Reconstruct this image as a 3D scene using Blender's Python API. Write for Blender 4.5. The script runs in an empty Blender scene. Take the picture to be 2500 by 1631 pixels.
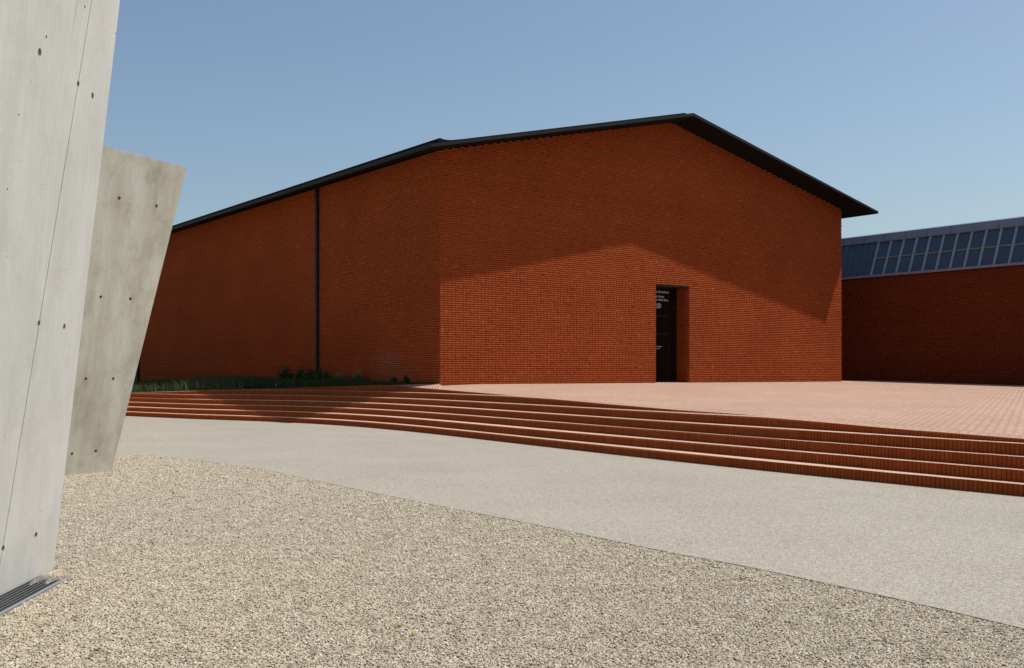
import bpy, bmesh, math, random
import numpy as np
from mathutils import Vector, Matrix

scene = bpy.context.scene
COL = scene.collection

# ------------------------------------------------------------------ camera
EYE = 1.55                      # eye height above the street (street is z = 0)
F, CX, HY = 2544.0, 1087.0, 911.5   # measured on the 2500 x 1631 photograph
cam_d = bpy.data.cameras.new('camera')
cam = bpy.data.objects.new('camera', cam_d)
COL.objects.link(cam)
cam.location = (0, 0, EYE)
cam.rotation_euler = (math.radians(90), 0, 0)
cam_d.sensor_fit = 'HORIZONTAL'
cam_d.sensor_width = 36.0
cam_d.lens = 36.0 * F / 2500.0
cam_d.shift_x = (1250.0 - CX) / 2500.0
cam_d.shift_y = (HY - 815.5) / 2500.0
cam_d.clip_start = 0.1
cam_d.clip_end = 3000
scene.camera = cam

# ------------------------------------------------------------------ sky, sun, exposure
SUN = Vector((2.60, 0.406, 5.10)).normalized()
world = bpy.data.worlds.new('World')
scene.world = world
world.use_nodes = True
wn = world.node_tree.nodes
wl = world.node_tree.links
bg = wn['Background']
sky = wn.new('ShaderNodeTexSky')
sky.sky_type = 'NISHITA'
sky.sun_disc = False
sky.sun_elevation = math.asin(SUN.z)
sky.sun_rotation = math.atan2(SUN.x, SUN.y)
sky.altitude = 250
sky.air_density = 1.0
sky.dust_density = 2.4
sky.ozone_density = 0.6
wb = wn.new('ShaderNodeMix'); wb.data_type = 'RGBA'; wb.blend_type = 'MULTIPLY'   # the photograph's white balance
wb.inputs[0].default_value = 1.0
wb.inputs[7].default_value = (0.94, 0.99, 0.965, 1)
wl.new(sky.outputs['Color'], wb.inputs[6])
wl.new(wb.outputs[2], bg.inputs['Color'])
bg.inputs['Strength'].default_value = 0.124
sun_d = bpy.data.lights.new('sun', 'SUN')
sun_d.energy = 4.4
sun_d.angle = math.radians(0.53)
sun_d.color = (1.0, 0.955, 0.88)
sun = bpy.data.objects.new('sun', sun_d)
COL.objects.link(sun)
sun.location = (30, 5, 60)
sun.rotation_euler = SUN.to_track_quat('Z', 'Y').to_euler()
scene.view_settings.view_transform = 'Standard'
scene.view_settings.look = 'None'
scene.view_settings.exposure = 0.0
scene.view_settings.gamma = 1.0

rng = np.random.default_rng(7)
random.seed(7)

# ------------------------------------------------------------------ helpers
def link(o, parent=None):
    COL.objects.link(o)
    if parent is not None:
        o.parent = parent
    return o

def tag(o, label=None, cat=None, group=None, kind=None):
    if label: o['label'] = label
    if cat: o['category'] = cat
    if group: o['group'] = group
    if kind: o['kind'] = kind
    return o

def empty(name, loc=(0, 0, 0), rz=0.0):
    o = bpy.data.objects.new(name, None)
    o.empty_display_size = 0.3
    o.location = loc
    o.rotation_euler = (0, 0, rz)
    return link(o)

def mesh_obj(name, verts, faces, mat, parent=None, smooth=False):
    me = bpy.data.meshes.new(name)
    me.from_pydata([tuple(map(float, v)) for v in verts], [], faces)
    me.update()
    if mat: me.materials.append(mat)
    if smooth:
        for p in me.polygons: p.use_smooth = True
    return link(bpy.data.objects.new(name, me), parent)

def bm_obj(name, bm, mat, parent=None, smooth=False):
    me = bpy.data.meshes.new(name)
    bmesh.ops.recalc_face_normals(bm, faces=bm.faces[:])
    bm.to_mesh(me); bm.free()
    if mat: me.materials.append(mat)
    if smooth:
        for p in me.polygons: p.use_smooth = True
    return link(bpy.data.objects.new(name, me), parent)

def add_box(bm, x0, x1, y0, y1, z0, z1):
    vs = [bm.verts.new(p) for p in ((x0,y0,z0),(x1,y0,z0),(x1,y1,z0),(x0,y1,z0),
                                    (x0,y0,z1),(x1,y0,z1),(x1,y1,z1),(x0,y1,z1))]
    for f in ((0,3,2,1),(4,5,6,7),(0,1,5,4),(1,2,6,5),(2,3,7,6),(3,0,4,7)):
        bm.faces.new([vs[i] for i in f])

def box(name, x0, x1, y0, y1, z0, z1, mat, parent=None, bevel=0.0):
    bm = bmesh.new()
    add_box(bm, x0, x1, y0, y1, z0, z1)
    if bevel:
        bmesh.ops.bevel(bm, geom=bm.edges[:], offset=bevel, segments=1, affect='EDGES')
    return bm_obj(name, bm, mat, parent)

def np_mesh(name, V, loops, starts, totals, mat, parent=None, attrs=None):
    """big mesh straight from numpy arrays"""
    me = bpy.data.meshes.new(name)
    me.vertices.add(len(V))
    me.vertices.foreach_set('co', np.ascontiguousarray(V, dtype=np.float32).ravel())
    me.loops.add(len(loops))
    me.loops.foreach_set('vertex_index', np.ascontiguousarray(loops, dtype=np.int32))
    me.polygons.add(len(starts))
    me.polygons.foreach_set('loop_start', np.ascontiguousarray(starts, dtype=np.int32))
    me.polygons.foreach_set('loop_total', np.ascontiguousarray(totals, dtype=np.int32))
    for k, a in (attrs or {}).items():
        at = me.attributes.new(k, 'FLOAT', 'POINT')
        at.data.foreach_set('value', np.ascontiguousarray(a, dtype=np.float32))
    me.update(calc_edges=True)
    me.validate()
    if mat: me.materials.append(mat)
    return link(bpy.data.objects.new(name, me), parent)

def repeat_mesh(name, V, faces, mat, parent=None, attrs=None):
    """V: (n, k, 3) copies of one k-vertex piece with the same faces"""
    n, k, _ = V.shape
    fl = np.concatenate([np.array(f) for f in faces])
    ft = np.array([len(f) for f in faces])
    loops = (np.arange(n)[:, None] * k + fl[None, :]).ravel()
    totals = np.tile(ft, n)
    starts = np.concatenate([[0], np.cumsum(totals)[:-1]])
    at = {a: np.repeat(v, k) for a, v in (attrs or {}).items()}
    return np_mesh(name, V.reshape(-1, 3), loops, starts, totals, mat, parent, at)

# ------------------------------------------------------------------ materials
def mat_new(name, rough=0.8, base=(0.5, 0.5, 0.5), spec=0.3, metal=0.0):
    m = bpy.data.materials.new(name)
    m.use_nodes = True
    b = m.node_tree.nodes['Principled BSDF']
    b.inputs['Base Color'].default_value = (*base, 1)
    b.inputs['Roughness'].default_value = rough
    b.inputs['Specular IOR Level'].default_value = spec
    b.inputs['Metallic'].default_value = metal
    return m, m.node_tree.nodes, m.node_tree.links, b

def noise(N, L, vec, scale, detail=3, rough=0.55):
    n = N.new('ShaderNodeTexNoise')
    n.inputs['Scale'].default_value = scale
    n.inputs['Detail'].default_value = detail
    n.inputs['Roughness'].default_value = rough
    if vec is not None: L.new(vec, n.inputs['Vector'])
    return n.outputs['Fac']

def ramp(N, L, fac, stops, interp='LINEAR'):
    r = N.new('ShaderNodeValToRGB')
    r.color_ramp.interpolation = interp
    e = r.color_ramp.elements
    while len(e) < len(stops): e.new(0.5)
    for el, (p, c) in zip(e, stops):
        el.position = p
        el.color = (*c, 1) if isinstance(c, tuple) else (c, c, c, 1)
    L.new(fac, r.inputs['Fac'])
    return r.outputs['Color']

def mix(N, L, mode, fac, a, b):
    m = N.new('ShaderNodeMix')
    m.data_type = 'RGBA'; m.blend_type = mode
    for sock, v in ((m.inputs[0], fac), (m.inputs[6], a), (m.inputs[7], b)):
        if isinstance(v, (int, float)): sock.default_value = v
        elif isinstance(v, tuple): sock.default_value = (*v, 1)
        else: L.new(v, sock)
    return m.outputs[2]

def coords(N, L, scale=(1, 1, 1), rot=(0, 0, 0), kind='Object'):
    t = N.new('ShaderNodeTexCoord')
    mp = N.new('ShaderNodeMapping')
    mp.inputs['Scale'].default_value = scale
    mp.inputs['Rotation'].default_value = rot
    L.new(t.outputs[kind], mp.inputs['Vector'])
    return mp.outputs['Vector']

def bump(N, L, b, h, strength, dist):
    bp = N.new('ShaderNodeBump')
    bp.inputs['Strength'].default_value = strength
    bp.inputs['Distance'].default_value = dist
    L.new(h, bp.inputs['Height'])
    L.new(bp.outputs['Normal'], b.inputs['Normal'])
    return bp

def attr(N, name):
    a = N.new('ShaderNodeAttribute')
    a.attribute_name = name
    return a.outputs['Fac']

def brick_material(name, stops, rough=0.75, stain=False, fine=60.0, mott=0.55):
    m, N, L, b = mat_new(name, rough=rough, spec=0.06)
    col = ramp(N, L, attr(N, 'tone'), stops)
    v = coords(N, L)
    col = mix(N, L, 'MULTIPLY', mott, col, ramp(N, L, noise(N, L, v, fine, 3), [(0.3, 0.55), (0.7, 1.0)]))
    col = mix(N, L, 'MULTIPLY', 0.5, col, ramp(N, L, noise(N, L, v, 0.45, 3), [(0.3, 0.72), (0.7, 1.0)]))
    if stain:
        col = mix(N, L, 'MIX', attr(N, 'stain'), col, (0.36, 0.24, 0.19))
    L.new(col, b.inputs['Base Color'])
    bump(N, L, b, noise(N, L, v, fine * 1.5, 2), 0.5, 0.003)
    return m

M = {}
M['brick'] = brick_material('broken_clay_brick', [(0.0, (0.31, 0.057, 0.0155)), (0.35, (0.405, 0.080, 0.0215)),
                                                  (0.7, (0.45, 0.093, 0.026)), (1.0, (0.52, 0.135, 0.045))], stain=True)
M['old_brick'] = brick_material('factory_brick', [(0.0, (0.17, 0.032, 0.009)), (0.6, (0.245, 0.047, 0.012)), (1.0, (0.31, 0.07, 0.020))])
M['step_brick'] = brick_material('step_brick', [(0.0, (0.27, 0.056, 0.013)), (0.5, (0.325, 0.073, 0.017)), (1.0, (0.39, 0.096, 0.024))], mott=0.25)
M['mortar'], *_ = mat_new('recessed_mortar', rough=0.95, base=(0.075, 0.020, 0.008), spec=0.1)

def paving_material(name, brick_w, brick_h, rz):
    m, N, L, b = mat_new(name, rough=1.0, spec=0.04)
    v = coords(N, L, rot=(0, 0, rz))
    br = N.new('ShaderNodeTexBrick')
    br.inputs['Scale'].default_value = 1.0
    br.inputs['Brick Width'].default_value = brick_w
    br.inputs['Row Height'].default_value = brick_h
    br.inputs['Mortar Size'].default_value = 0.011
    br.inputs['Mortar Smooth'].default_value = 0.2
    br.inputs['Bias'].default_value = 0.0
    br.inputs['Color1'].default_value = (0.61, 0.415, 0.32, 1)
    br.inputs['Color2'].default_value = (0.535, 0.355, 0.267, 1)
    br.inputs['Mortar'].default_value = (0.20, 0.115, 0.08, 1)
    L.new(v, br.inputs['Vector'])
    w = coords(N, L)
    col = mix(N, L, 'MULTIPLY', 0.6, br.outputs['Color'], ramp(N, L, noise(N, L, w, 0.5, 4), [(0.3, 0.78), (0.7, 1.0)]))
    col = mix(N, L, 'MULTIPLY', 0.6, col, ramp(N, L, noise(N, L, w, 55, 2), [(0.3, 0.75), (0.7, 1.0)]))
    vs = coords(N, L, scale=(0.5, 5.0, 1))
    col = mix(N, L, 'MIX', ramp(N, L, noise(N, L, vs, 1.1, 4), [(0.62, 0.0), (0.74, 0.4)]), col, (0.34, 0.26, 0.19))
    L.new(col, b.inputs['Base Color'])
    inv = N.new('ShaderNodeMath'); inv.operation = 'SUBTRACT'; inv.inputs[0].default_value = 1.0
    L.new(br.outputs['Fac'], inv.inputs[1])
    bump(N, L, b, inv.outputs[0], 0.6, 0.006)
    return m
M['paving'] = paving_material('clay_paving', 0.25, 0.08, math.radians(90 - 3))
def tread_material():
    m, N, L, b = mat_new('worn_clay_tread', rough=1.0, spec=0.04)
    v = coords(N, L)
    col = ramp(N, L, noise(N, L, v, 14, 4, 0.65), [(0.3, (0.52, 0.335, 0.25)), (0.65, (0.68, 0.455, 0.345))])
    col = mix(N, L, 'MULTIPLY', 0.5, col, ramp(N, L, noise(N, L, v, 1.3, 3), [(0.3, 0.75), (0.7, 1.0)]))
    L.new(col, b.inputs['Base Color'])
    return m
M['tread'] = tread_material()

def street_material():
    m, N, L, b = mat_new('pale_asphalt', rough=0.9, spec=0.2)
    v = coords(N, L)
    col = ramp(N, L, noise(N, L, v, 0.5, 5, 0.6), [(0.3, (0.362, 0.332, 0.275)), (0.7, (0.408, 0.376, 0.314))])
    grain = []
    for sc, fac, stops in ((120, 0.9, [(0.0, 0.40), (0.12, 0.70), (0.35, 0.95), (1.0, 1.14)]), (75, 0.9, [(0.0, 0.45), (0.15, 0.80), (0.8, 1.02), (1.0, 1.25)])):
        vo = N.new('ShaderNodeTexVoronoi'); vo.inputs['Scale'].default_value = sc
        L.new(v, vo.inputs['Vector'])
        sep = N.new('ShaderNodeSeparateColor'); L.new(vo.outputs['Color'], sep.inputs[0])
        col = mix(N, L, 'MULTIPLY', fac, col, ramp(N, L, sep.outputs[0], stops))
        grain.append((vo, sep))
    col = mix(N, L, 'MIX', ramp(N, L, grain[1][1].outputs[1], [(0.90, 0.0), (0.97, 0.45)]), col, (0.38, 0.24, 0.18))
    col = mix(N, L, 'MULTIPLY', 0.6, col, ramp(N, L, noise(N, L, v, 14, 5, 0.75), [(0.25, 0.72), (0.7, 1.06)]))
    vs = N.new('ShaderNodeTexVoronoi'); vs.inputs['Scale'].default_value = 6.0
    L.new(v, vs.inputs['Vector'])
    col = mix(N, L, 'MIX', ramp(N, L, vs.outputs['Distance'], [(0.05, 0.8), (0.08, 0.0)]), col, (0.07, 0.062, 0.045))
    L.new(col, b.inputs['Base Color'])
    bump(N, L, b, grain[0][0].outputs['Distance'], 0.4, 0.004)
    return m
M['street'] = street_material()

def gravel_ground():
    m, N, L, b = mat_new('gravel_ground', rough=0.9, spec=0.25)
    v = coords(N, L)
    vo = N.new('ShaderNodeTexVoronoi'); vo.inputs['Scale'].default_value = 72
    L.new(v, vo.inputs['Vector'])
    sep = N.new('ShaderNodeSeparateColor'); L.new(vo.outputs['Color'], sep.inputs[0])
    col = ramp(N, L, sep.outputs[0], [(0.0, (0.20, 0.165, 0.12)), (0.2, (0.36, 0.30, 0.215)), (0.6, (0.47, 0.40, 0.295)), (1.0, (0.66, 0.60, 0.48))])
    col = mix(N, L, 'MULTIPLY', 0.9, col, ramp(N, L, vo.outputs['Distance'], [(0.25, 1.0), (0.75, 0.18)]))
    col = mix(N, L, 'MULTIPLY', 0.6, col, ramp(N, L, noise(N, L, v, 4, 4, 0.65), [(0.3, 0.68), (0.7, 1.05)]))
    L.new(col, b.inputs['Base Color'])
    bump(N, L, b, vo.outputs['Distance'], 1.0, -0.012)
    return m
M['gravel'] = gravel_ground()

def pebble_material():
    m, N, L, b = mat_new('pebble', rough=0.7, spec=0.35)
    oi = N.new('ShaderNodeObjectInfo')
    col = ramp(N, L, oi.outputs['Random'], [(0.0, (0.33, 0.275, 0.195)), (0.12, (0.44, 0.37, 0.265)), (0.35, (0.55, 0.475, 0.365)),
               (0.6, (0.60, 0.53, 0.42)), (0.75, (0.55, 0.465, 0.33)), (0.85, (0.52, 0.48, 0.42)), (1.0, (0.72, 0.67, 0.57))])
    col = mix(N, L, 'MULTIPLY', 0.55, col, ramp(N, L, noise(N, L, coords(N, L, kind='Generated'), 3, 2), [(0.3, 0.7), (0.7, 1.0)]))
    ge = N.new('ShaderNodeNewGeometry')
    col = mix(N, L, 'MULTIPLY', 0.8, col, ramp(N, L, noise(N, L, ge.outputs['Position'], 5.0, 6, 0.75), [(0.30, (0.62, 0.59, 0.53)), (0.58, (0.97, 0.96, 0.94))]))  # darker patches in the colour stand in for shaded hollows
    L.new(col, b.inputs['Base Color'])
    return m
M['pebble'] = pebble_material()

def concrete_material(name, tint, streak, dirt, drip=None):
    m, N, L, b = mat_new(name, rough=0.8, spec=0.3)
    v = coords(N, L)
    vs = coords(N, L, scale=(1, 1, 0.10))
    vf = coords(N, L, scale=(1, 1, 0.03))
    col = ramp(N, L, noise(N, L, v, 0.9, 5, 0.6), [(0.3, tuple(0.88 * c for c in tint)), (0.7, tint)])
    col = mix(N, L, 'MULTIPLY', streak, col, ramp(N, L, noise(N, L, vs, 3.2, 4, 0.6), [(0.3, (0.70, 0.68, 0.63)), (0.62, (1.0, 1.0, 1.0))]))
    col = mix(N, L, 'MULTIPLY', 0.2, col, ramp(N, L, noise(N, L, vf, 34, 2, 0.5), [(0.3, 0.75), (0.65, 1.0)]))
    col = mix(N, L, 'MULTIPLY', dirt, col, ramp(N, L, noise(N, L, v, 2.6, 5, 0.7), [(0.30, (0.60, 0.56, 0.46)), (0.52, (1.0, 1.0, 1.0))]))
    col = mix(N, L, 'MULTIPLY', 0.3, col, ramp(N, L, noise(N, L, v, 38, 3, 0.6), [(0.3, 0.75), (0.7, 1.0)]))
    if drip:                         # rusty run-off: (y at z0, dy/dz, z0, half width)
        y0, k, z0, hw = drip
        se = N.new('ShaderNodeSeparateXYZ'); L.new(v, se.inputs[0])
        def mth(op, a, b_):
            n_ = N.new('ShaderNodeMath'); n_.operation = op
            for q, x_ in enumerate((a, b_)):
                if isinstance(x_, (int, float)): n_.inputs[q].default_value = x_
                else: L.new(x_, n_.inputs[q])
            return n_.outputs[0]
        off = mth('SUBTRACT', mth('SUBTRACT', se.outputs['Y'], y0), mth('MULTIPLY', mth('SUBTRACT', se.outputs['Z'], z0), k))
        wob = mth('MULTIPLY', mth('SUBTRACT', noise(N, L, vs, 9, 3), 0.5), 0.03)
        a_ = mth('ABSOLUTE', mth('ADD', off, wob), 0.0)
        side = ramp(N, L, mth('DIVIDE', a_, hw), [(0.25, 0.55), (1.0, 0.0)])
        upz = ramp(N, L, mth('SUBTRACT', se.outputs['Z'], z0), [(0.0, 0.0), (0.30, 1.0)])
        col = mix(N, L, 'MIX', mix(N, L, 'MULTIPLY', 1.0, side, upz), col, (0.40, 0.35, 0.24))
    vo = N.new('ShaderNodeTexVoronoi'); vo.inputs['Scale'].default_value = 17
    vo.inputs['Randomness'].default_value = 1.0
    L.new(v, vo.inputs['Vector'])
    sep = N.new('ShaderNodeSeparateColor'); L.new(vo.outputs['Color'], sep.inputs[0])
    keep = N.new('ShaderNodeMath'); keep.operation = 'GREATER_THAN'; keep.inputs[1].default_value = 0.86
    L.new(sep.outputs[0], keep.inputs[0])
    pore = ramp(N, L, vo.outputs['Distance'], [(0.05, 1.0), (0.11, 0.0)])
    pk = mix(N, L, 'MULTIPLY', 1.0, pore, keep.outputs[0])
    col = mix(N, L, 'MIX', pk, col, (0.10, 0.095, 0.08))
    L.new(col, b.inputs['Base Color'])
    hgt = mix(N, L, 'SUBTRACT', 1.0, ramp(N, L, noise(N, L, vf, 30, 2), [(0.3, 0.4), (0.7, 0.5)]), pk)
    bump(N, L, b, hgt, 0.35, 0.006)
    return m
def near_wall(px, py):               # sight line through a pixel on the near concrete wall (foot x = -3.12, lean 0.1)
    a, c = (px - CXW) / FW, (HYW - py) / FW
    d = (-3.12 + 0.1 * 1.55) / (a - 0.1 * c)
    return d, 1.55 + c * d
FW, CXW, HYW = F, CX, HY
(dy1, dz1), (dy2, dz2) = near_wall(170, 132), near_wall(189, 0)
M['concrete'] = concrete_material('cast_concrete', (0.665, 0.65, 0.61), 0.30, 0.22, drip=(dy1 - 6.5, (dy2 - dy1) / (dz2 - dz1), dz1, 0.028))
M['concrete_dirty'] = concrete_material('stained_concrete', (0.68, 0.635, 0.535), 0.85, 0.5)
M['hole'], *_ = mat_new('tie_hole', rough=0.9, base=(0.30, 0.28, 0.22))

def metal_sheet(name, base, rough, metal=0.0, spec=0.4, var=0.3, scale=6):
    m, N, L, b = mat_new(name, rough=rough, base=base, metal=metal, spec=spec)
    v = coords(N, L)
    col = mix(N, L, 'MULTIPLY', var, base, ramp(N, L, noise(N, L, v, scale, 4), [(0.3, 0.5), (0.7, 1.0)]))
    L.new(col, b.inputs['Base Color'])
    return m
M['roof'] = metal_sheet('dark_roof_felt', (0.011, 0.011, 0.0115), 0.8, spec=0.12)
M['fascia'] = metal_sheet('dark_bronze_sheet', (0.017, 0.014, 0.012), 0.6, spec=0.2)
M['soffit'] = metal_sheet('black_soffit_board', (0.009, 0.0085, 0.0075), 0.8, spec=0.1)
M['pipe'] = metal_sheet('dark_blue_grey_pipe', (0.016, 0.020, 0.028), 0.5, spec=0.25)
M['galv'] = metal_sheet('galvanised_steel', (0.30, 0.31, 0.315), 0.55, metal=0.3, scale=30)
M['edge_steel'] = metal_sheet('weathered_edging', (0.24, 0.225, 0.18), 0.85)
M['blue'] = metal_sheet('blue_sheet_metal', (0.055, 0.095, 0.155), 0.5, var=0.5, scale=3)
M['blue_cap'] = metal_sheet('pale_blue_flashing', (0.17, 0.225, 0.32), 0.55, var=0.35, scale=3)
M['blue_frame'] = metal_sheet('weathered_blue_frame', (0.24, 0.33, 0.45), 0.55, var=0.4, scale=8)
M['lilac'] = metal_sheet('lilac_flashing', (0.25, 0.22, 0.30), 0.55)
M['door_glass'], *_ = mat_new('dark_door_glass', rough=0.04, base=(0.006, 0.006, 0.006), spec=0.5)
M['door_frame'], *_ = mat_new('black_steel_frame', rough=0.5, base=(0.006, 0.006, 0.006), spec=0.2)
M['pane'], *_ = mat_new('dusty_pane', rough=0.2, base=(0.05, 0.07, 0.10), spec=0.5)
M['letter'], *_ = mat_new('white_vinyl', rough=0.6, base=(0.80, 0.80, 0.78))
M['fitting_pit_shade'], *_ = mat_new('dark_fitting_and_pit_shade', rough=0.5, base=(0.02, 0.02, 0.02))

def foliage_material(name, stops):
    m, N, L, b = mat_new(name, rough=0.6, spec=0.25)
    L.new(ramp(N, L, attr(N, 'tone'), stops), b.inputs['Base Color'])
    return m
M['grass'] = foliage_material('grass_blade', [(0.0, (0.018, 0.036, 0.008)), (0.6, (0.036, 0.070, 0.016)), (0.9, (0.058, 0.090, 0.022)), (1.0, (0.22, 0.20, 0.09))])
M['weed'] = foliage_material('weed_leaf', [(0.0, (0.020, 0.038, 0.010)), (0.7, (0.044, 0.072, 0.020)), (1.0, (0.13, 0.14, 0.05))])
M['dry'] = foliage_material('dry_grass', [(0.0, (0.10, 0.10, 0.045)), (0.6, (0.20, 0.18, 0.09)), (1.0, (0.38, 0.33, 0.20))])
M['sprout'] = foliage_material('bright_sprout', [(0.0, (0.20, 0.24, 0.05)), (1.0, (0.42, 0.42, 0.14))])
M['petal'], *_ = mat_new('white_petal', rough=0.7, base=(0.75, 0.72, 0.55))
M['soil'] = metal_sheet('planting_soil', (0.075, 0.055, 0.035), 0.95, var=0.6, scale=8)
M['earth'] = metal_sheet('distant_ground', (0.30, 0.28, 0.23), 0.95, var=0.5, scale=0.2)

# ------------------------------------------------------------------ site measures
def ray(px, d):                      # a pixel column at a depth -> plan position
    return (px - CX) / F * d, d
def zpix(py, d):                     # height (street = 0) of an image row at a depth
    return EYE - (py - HY) / F * d

U = Vector((0.8217, 0.5699, 0)); V_ = Vector((-0.5699, 0.8217, 0))   # along / behind the gable
C0 = Vector((-0.164, 34.7, EYE - 0.37))                             # foot of the near building corner
RZ = math.atan2(U.y, U.x)

# ------------------------------------------------------------------ ground sheets
g = mesh_obj('ground', [(-900, -300, -0.4), (900, -300, -0.4), (900, 1500, -0.4), (-900, 1500, -0.4)], [(0, 1, 2, 3)], M['earth'])
tag(g, kind='structure')

def catmull(pts, n):
    P = np.array(pts, float)
    P = np.vstack([2 * P[0] - P[1], P, 2 * P[-1] - P[-2]])
    out = []
    for i in range(1, len(P) - 2):
        t = np.linspace(0, 1, n, endpoint=False)[:, None]
        p0, p1, p2, p3 = P[i - 1], P[i], P[i + 1], P[i + 2]
        out.append(0.5 * ((2 * p1) + (-p0 + p2) * t + (2 * p0 - 5 * p1 + 4 * p2 - p3) * t ** 2 + (-p0 + 3 * p1 - 3 * p2 + p3) * t ** 3))
    out.append(P[-2][None])
    return np.vstack(out)

bpix = [(291, 1110), (438, 1118.5), (625, 1143.5), (764, 1171.7), (901, 1200.6), (1098, 1240), (1290, 1277), (1618, 1344.5), (1828, 1384), (2173, 1458)]
bpts = []
for px, py in bpix:
    d = EYE * F / (py - HY)
    bpts.append(ray(px, d))
bpts = [(-24, 22.3), (-14, 21.6), (-9, 20.7)] + bpts + [(3.62, 6.1), (4.15, 4.8), (4.7, 3.2), (5.2, 1.4), (5.8, -3)]
BORDER = catmull(bpts, 8)

# street: one flat sheet from the gravel border to under the steps
st = [(-45, 60), (-45, 22.3)] + [tuple(p) for p in BORDER] + [(60, -3), (60, 60)]
street = mesh_obj('street', [(x, y, 0.0) for x, y in st], [tuple(range(len(st)))], M['street'])
tag(street, kind='structure')

gv = [(-45, -3), (-45, 22.3)] + [tuple(p) for p in BORDER]
bm = bmesh.new()
bm.faces.new([bm.verts.new((x, y, -0.014)) for x, y in reversed(gv)])
PX0, PX1, PY0, PY1 = -3.13, -2.868, 3.0, 8.05          # opening for the grating pit
for co, no in (((PX0, 0, 0), (1, 0, 0)), ((PX1, 0, 0), (1, 0, 0)), ((0, PY0, 0), (0, 1, 0)), ((0, PY1, 0), (0, 1, 0))):
    bmesh.ops.bisect_plane(bm, geom=bm.verts[:] + bm.edges[:] + bm.faces[:], plane_co=co, plane_no=no)
for f in bm.faces[:]:
    c = f.calc_center_median()
    if PX0 < c.x < PX1 and PY0 < c.y < PY1: bm.faces.remove(f)
gravel = bm_obj('gravel_ground', bm, M['gravel'])
if gravel.data.polygons[0].normal.z < 0: gravel.data.flip_normals()
tag(gravel, kind='structure')

# thin edging strip between gravel and street
bm = bmesh.new()
rows = []
for i, (x, y) in enumerate(BORDER):
    a = BORDER[max(i - 1, 0)]; c = BORDER[min(i + 1, len(BORDER) - 1)]
    t = (c - a) / np.linalg.norm(c - a); n = np.array([-t[1], t[0]])
    h = 0.001
    rows.append([bm.verts.new((*( np.array([x, y]) + n * o), z)) for o, z in ((-0.007, -0.06), (-0.007, h), (0.007, h), (0.007, -0.06))])
for r0, r1 in zip(rows, rows[1:]):
    for k in range(3):
        bm.faces.new((r0[k], r1[k], r1[k + 1], r0[k + 1]))
edging = bm_obj('edging_strip', bm, M['edge_steel'])
tag(edging, 'thin dark edging strip curving between the gravel and the pale street', 'edging')

# ------------------------------------------------------------------ steps and plaza
# nose rows measured on the photograph, tread heights below the eye
XS = {1: ([309, 515, 600, 700, 914, 1250, 1650, 2174, 2500], [1007, 1013.9, 1015.6, 1018.6, 1030.9, 1064.8, 1105.2, 1154.1, 1183], -1.40),
      2: ([312, 515, 600, 700, 914, 1250, 1650, 2174, 2500], [995, 1000.9, 1002.5, 1005.0, 1014.5, 1044.3, 1078.1, 1121.9, 1148.4], -1.25),
      3: ([315, 515, 600, 700, 914, 1250, 1650, 2174, 2500], [983, 988.4, 989.5, 991.3, 998.9, 1023.3, 1053.6, 1092.3, 1115.8], -1.10),
      4: ([318, 515, 600, 700, 914, 1250, 1650, 2174, 2500], [971.5, 976.3, 977.0, 978.2, 984.2, 1004.6, 1031.2, 1063.9, 1083.7], -0.945),
      5: ([320, 515, 600, 700, 914, 1250, 1650, 1861, 2174, 2500], [961.7, 963.8, 964.3, 965.6, 970.0, 986.2, 1008.5, 1018.6, 1035.6, 1052.6], -0.79),
      6: ([600, 700, 914, 1075, 1250], [951.8, 953.1, 955.4, 960.6, 968.0], -0.62)}
ex = np.array([320, 420, 515, 600, 700, 800, 914, 953, 1019, 1075, 1150, 1250, 1335, 1474, 1650, 1861, 2174, 2500])
ey = np.array([960.5, 956, 952.9, 951.0, 947.9, 944.4, 940.6, 940.9, 946.2, 951.1, 957.4, 965.8, 973.5, 986.0, 1001.0, 1019.3, 1045.9, 1074])
pxs = np.concatenate([np.arange(120, 320, 20), np.arange(320, 3600, 8)]).astype(float)

def pchip(xs, ys, q):
    x, y = np.array(xs, float), np.array(ys, float)
    h = np.diff(x); dl = np.diff(y) / h
    m = np.zeros_like(x)
    m[1:-1] = (dl[:-1] * h[1:] + dl[1:] * h[:-1]) / (h[1:] + h[:-1])
    m[0], m[-1] = dl[0], dl[-1]
    i = np.clip(np.searchsorted(x, q) - 1, 0, len(h) - 1)
    t = (q - x[i]) / h[i]
    tc = np.clip(t, 0, 1)
    r = ((1 + 2 * tc) * (1 - tc) ** 2 * y[i] + tc * (1 - tc) ** 2 * h[i] * m[i] + tc ** 2 * (3 - 2 * tc) * y[i + 1] - tc ** 2 * (1 - tc) * h[i] * m[i + 1])
    r = np.where(t < 0, y[0] + m[0] * (q - x[0]), r)
    return np.where((t > 1) & (i == len(h) - 1), y[-1] + m[-1] * (q - x[-1]), r)
NP = len(pxs)
depth = {}
for k in range(1, 6):
    xs, ys, z = XS[k]
    q = np.concatenate([np.arange(-24, 0) * 8 + pxs[0], pxs, np.arange(1, 25) * 8 + pxs[-1]])
    y = np.convolve(pchip(xs, ys, q), np.ones(49) / 49, mode='valid')
    depth[k] = -z * F / (y - HY)
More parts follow.
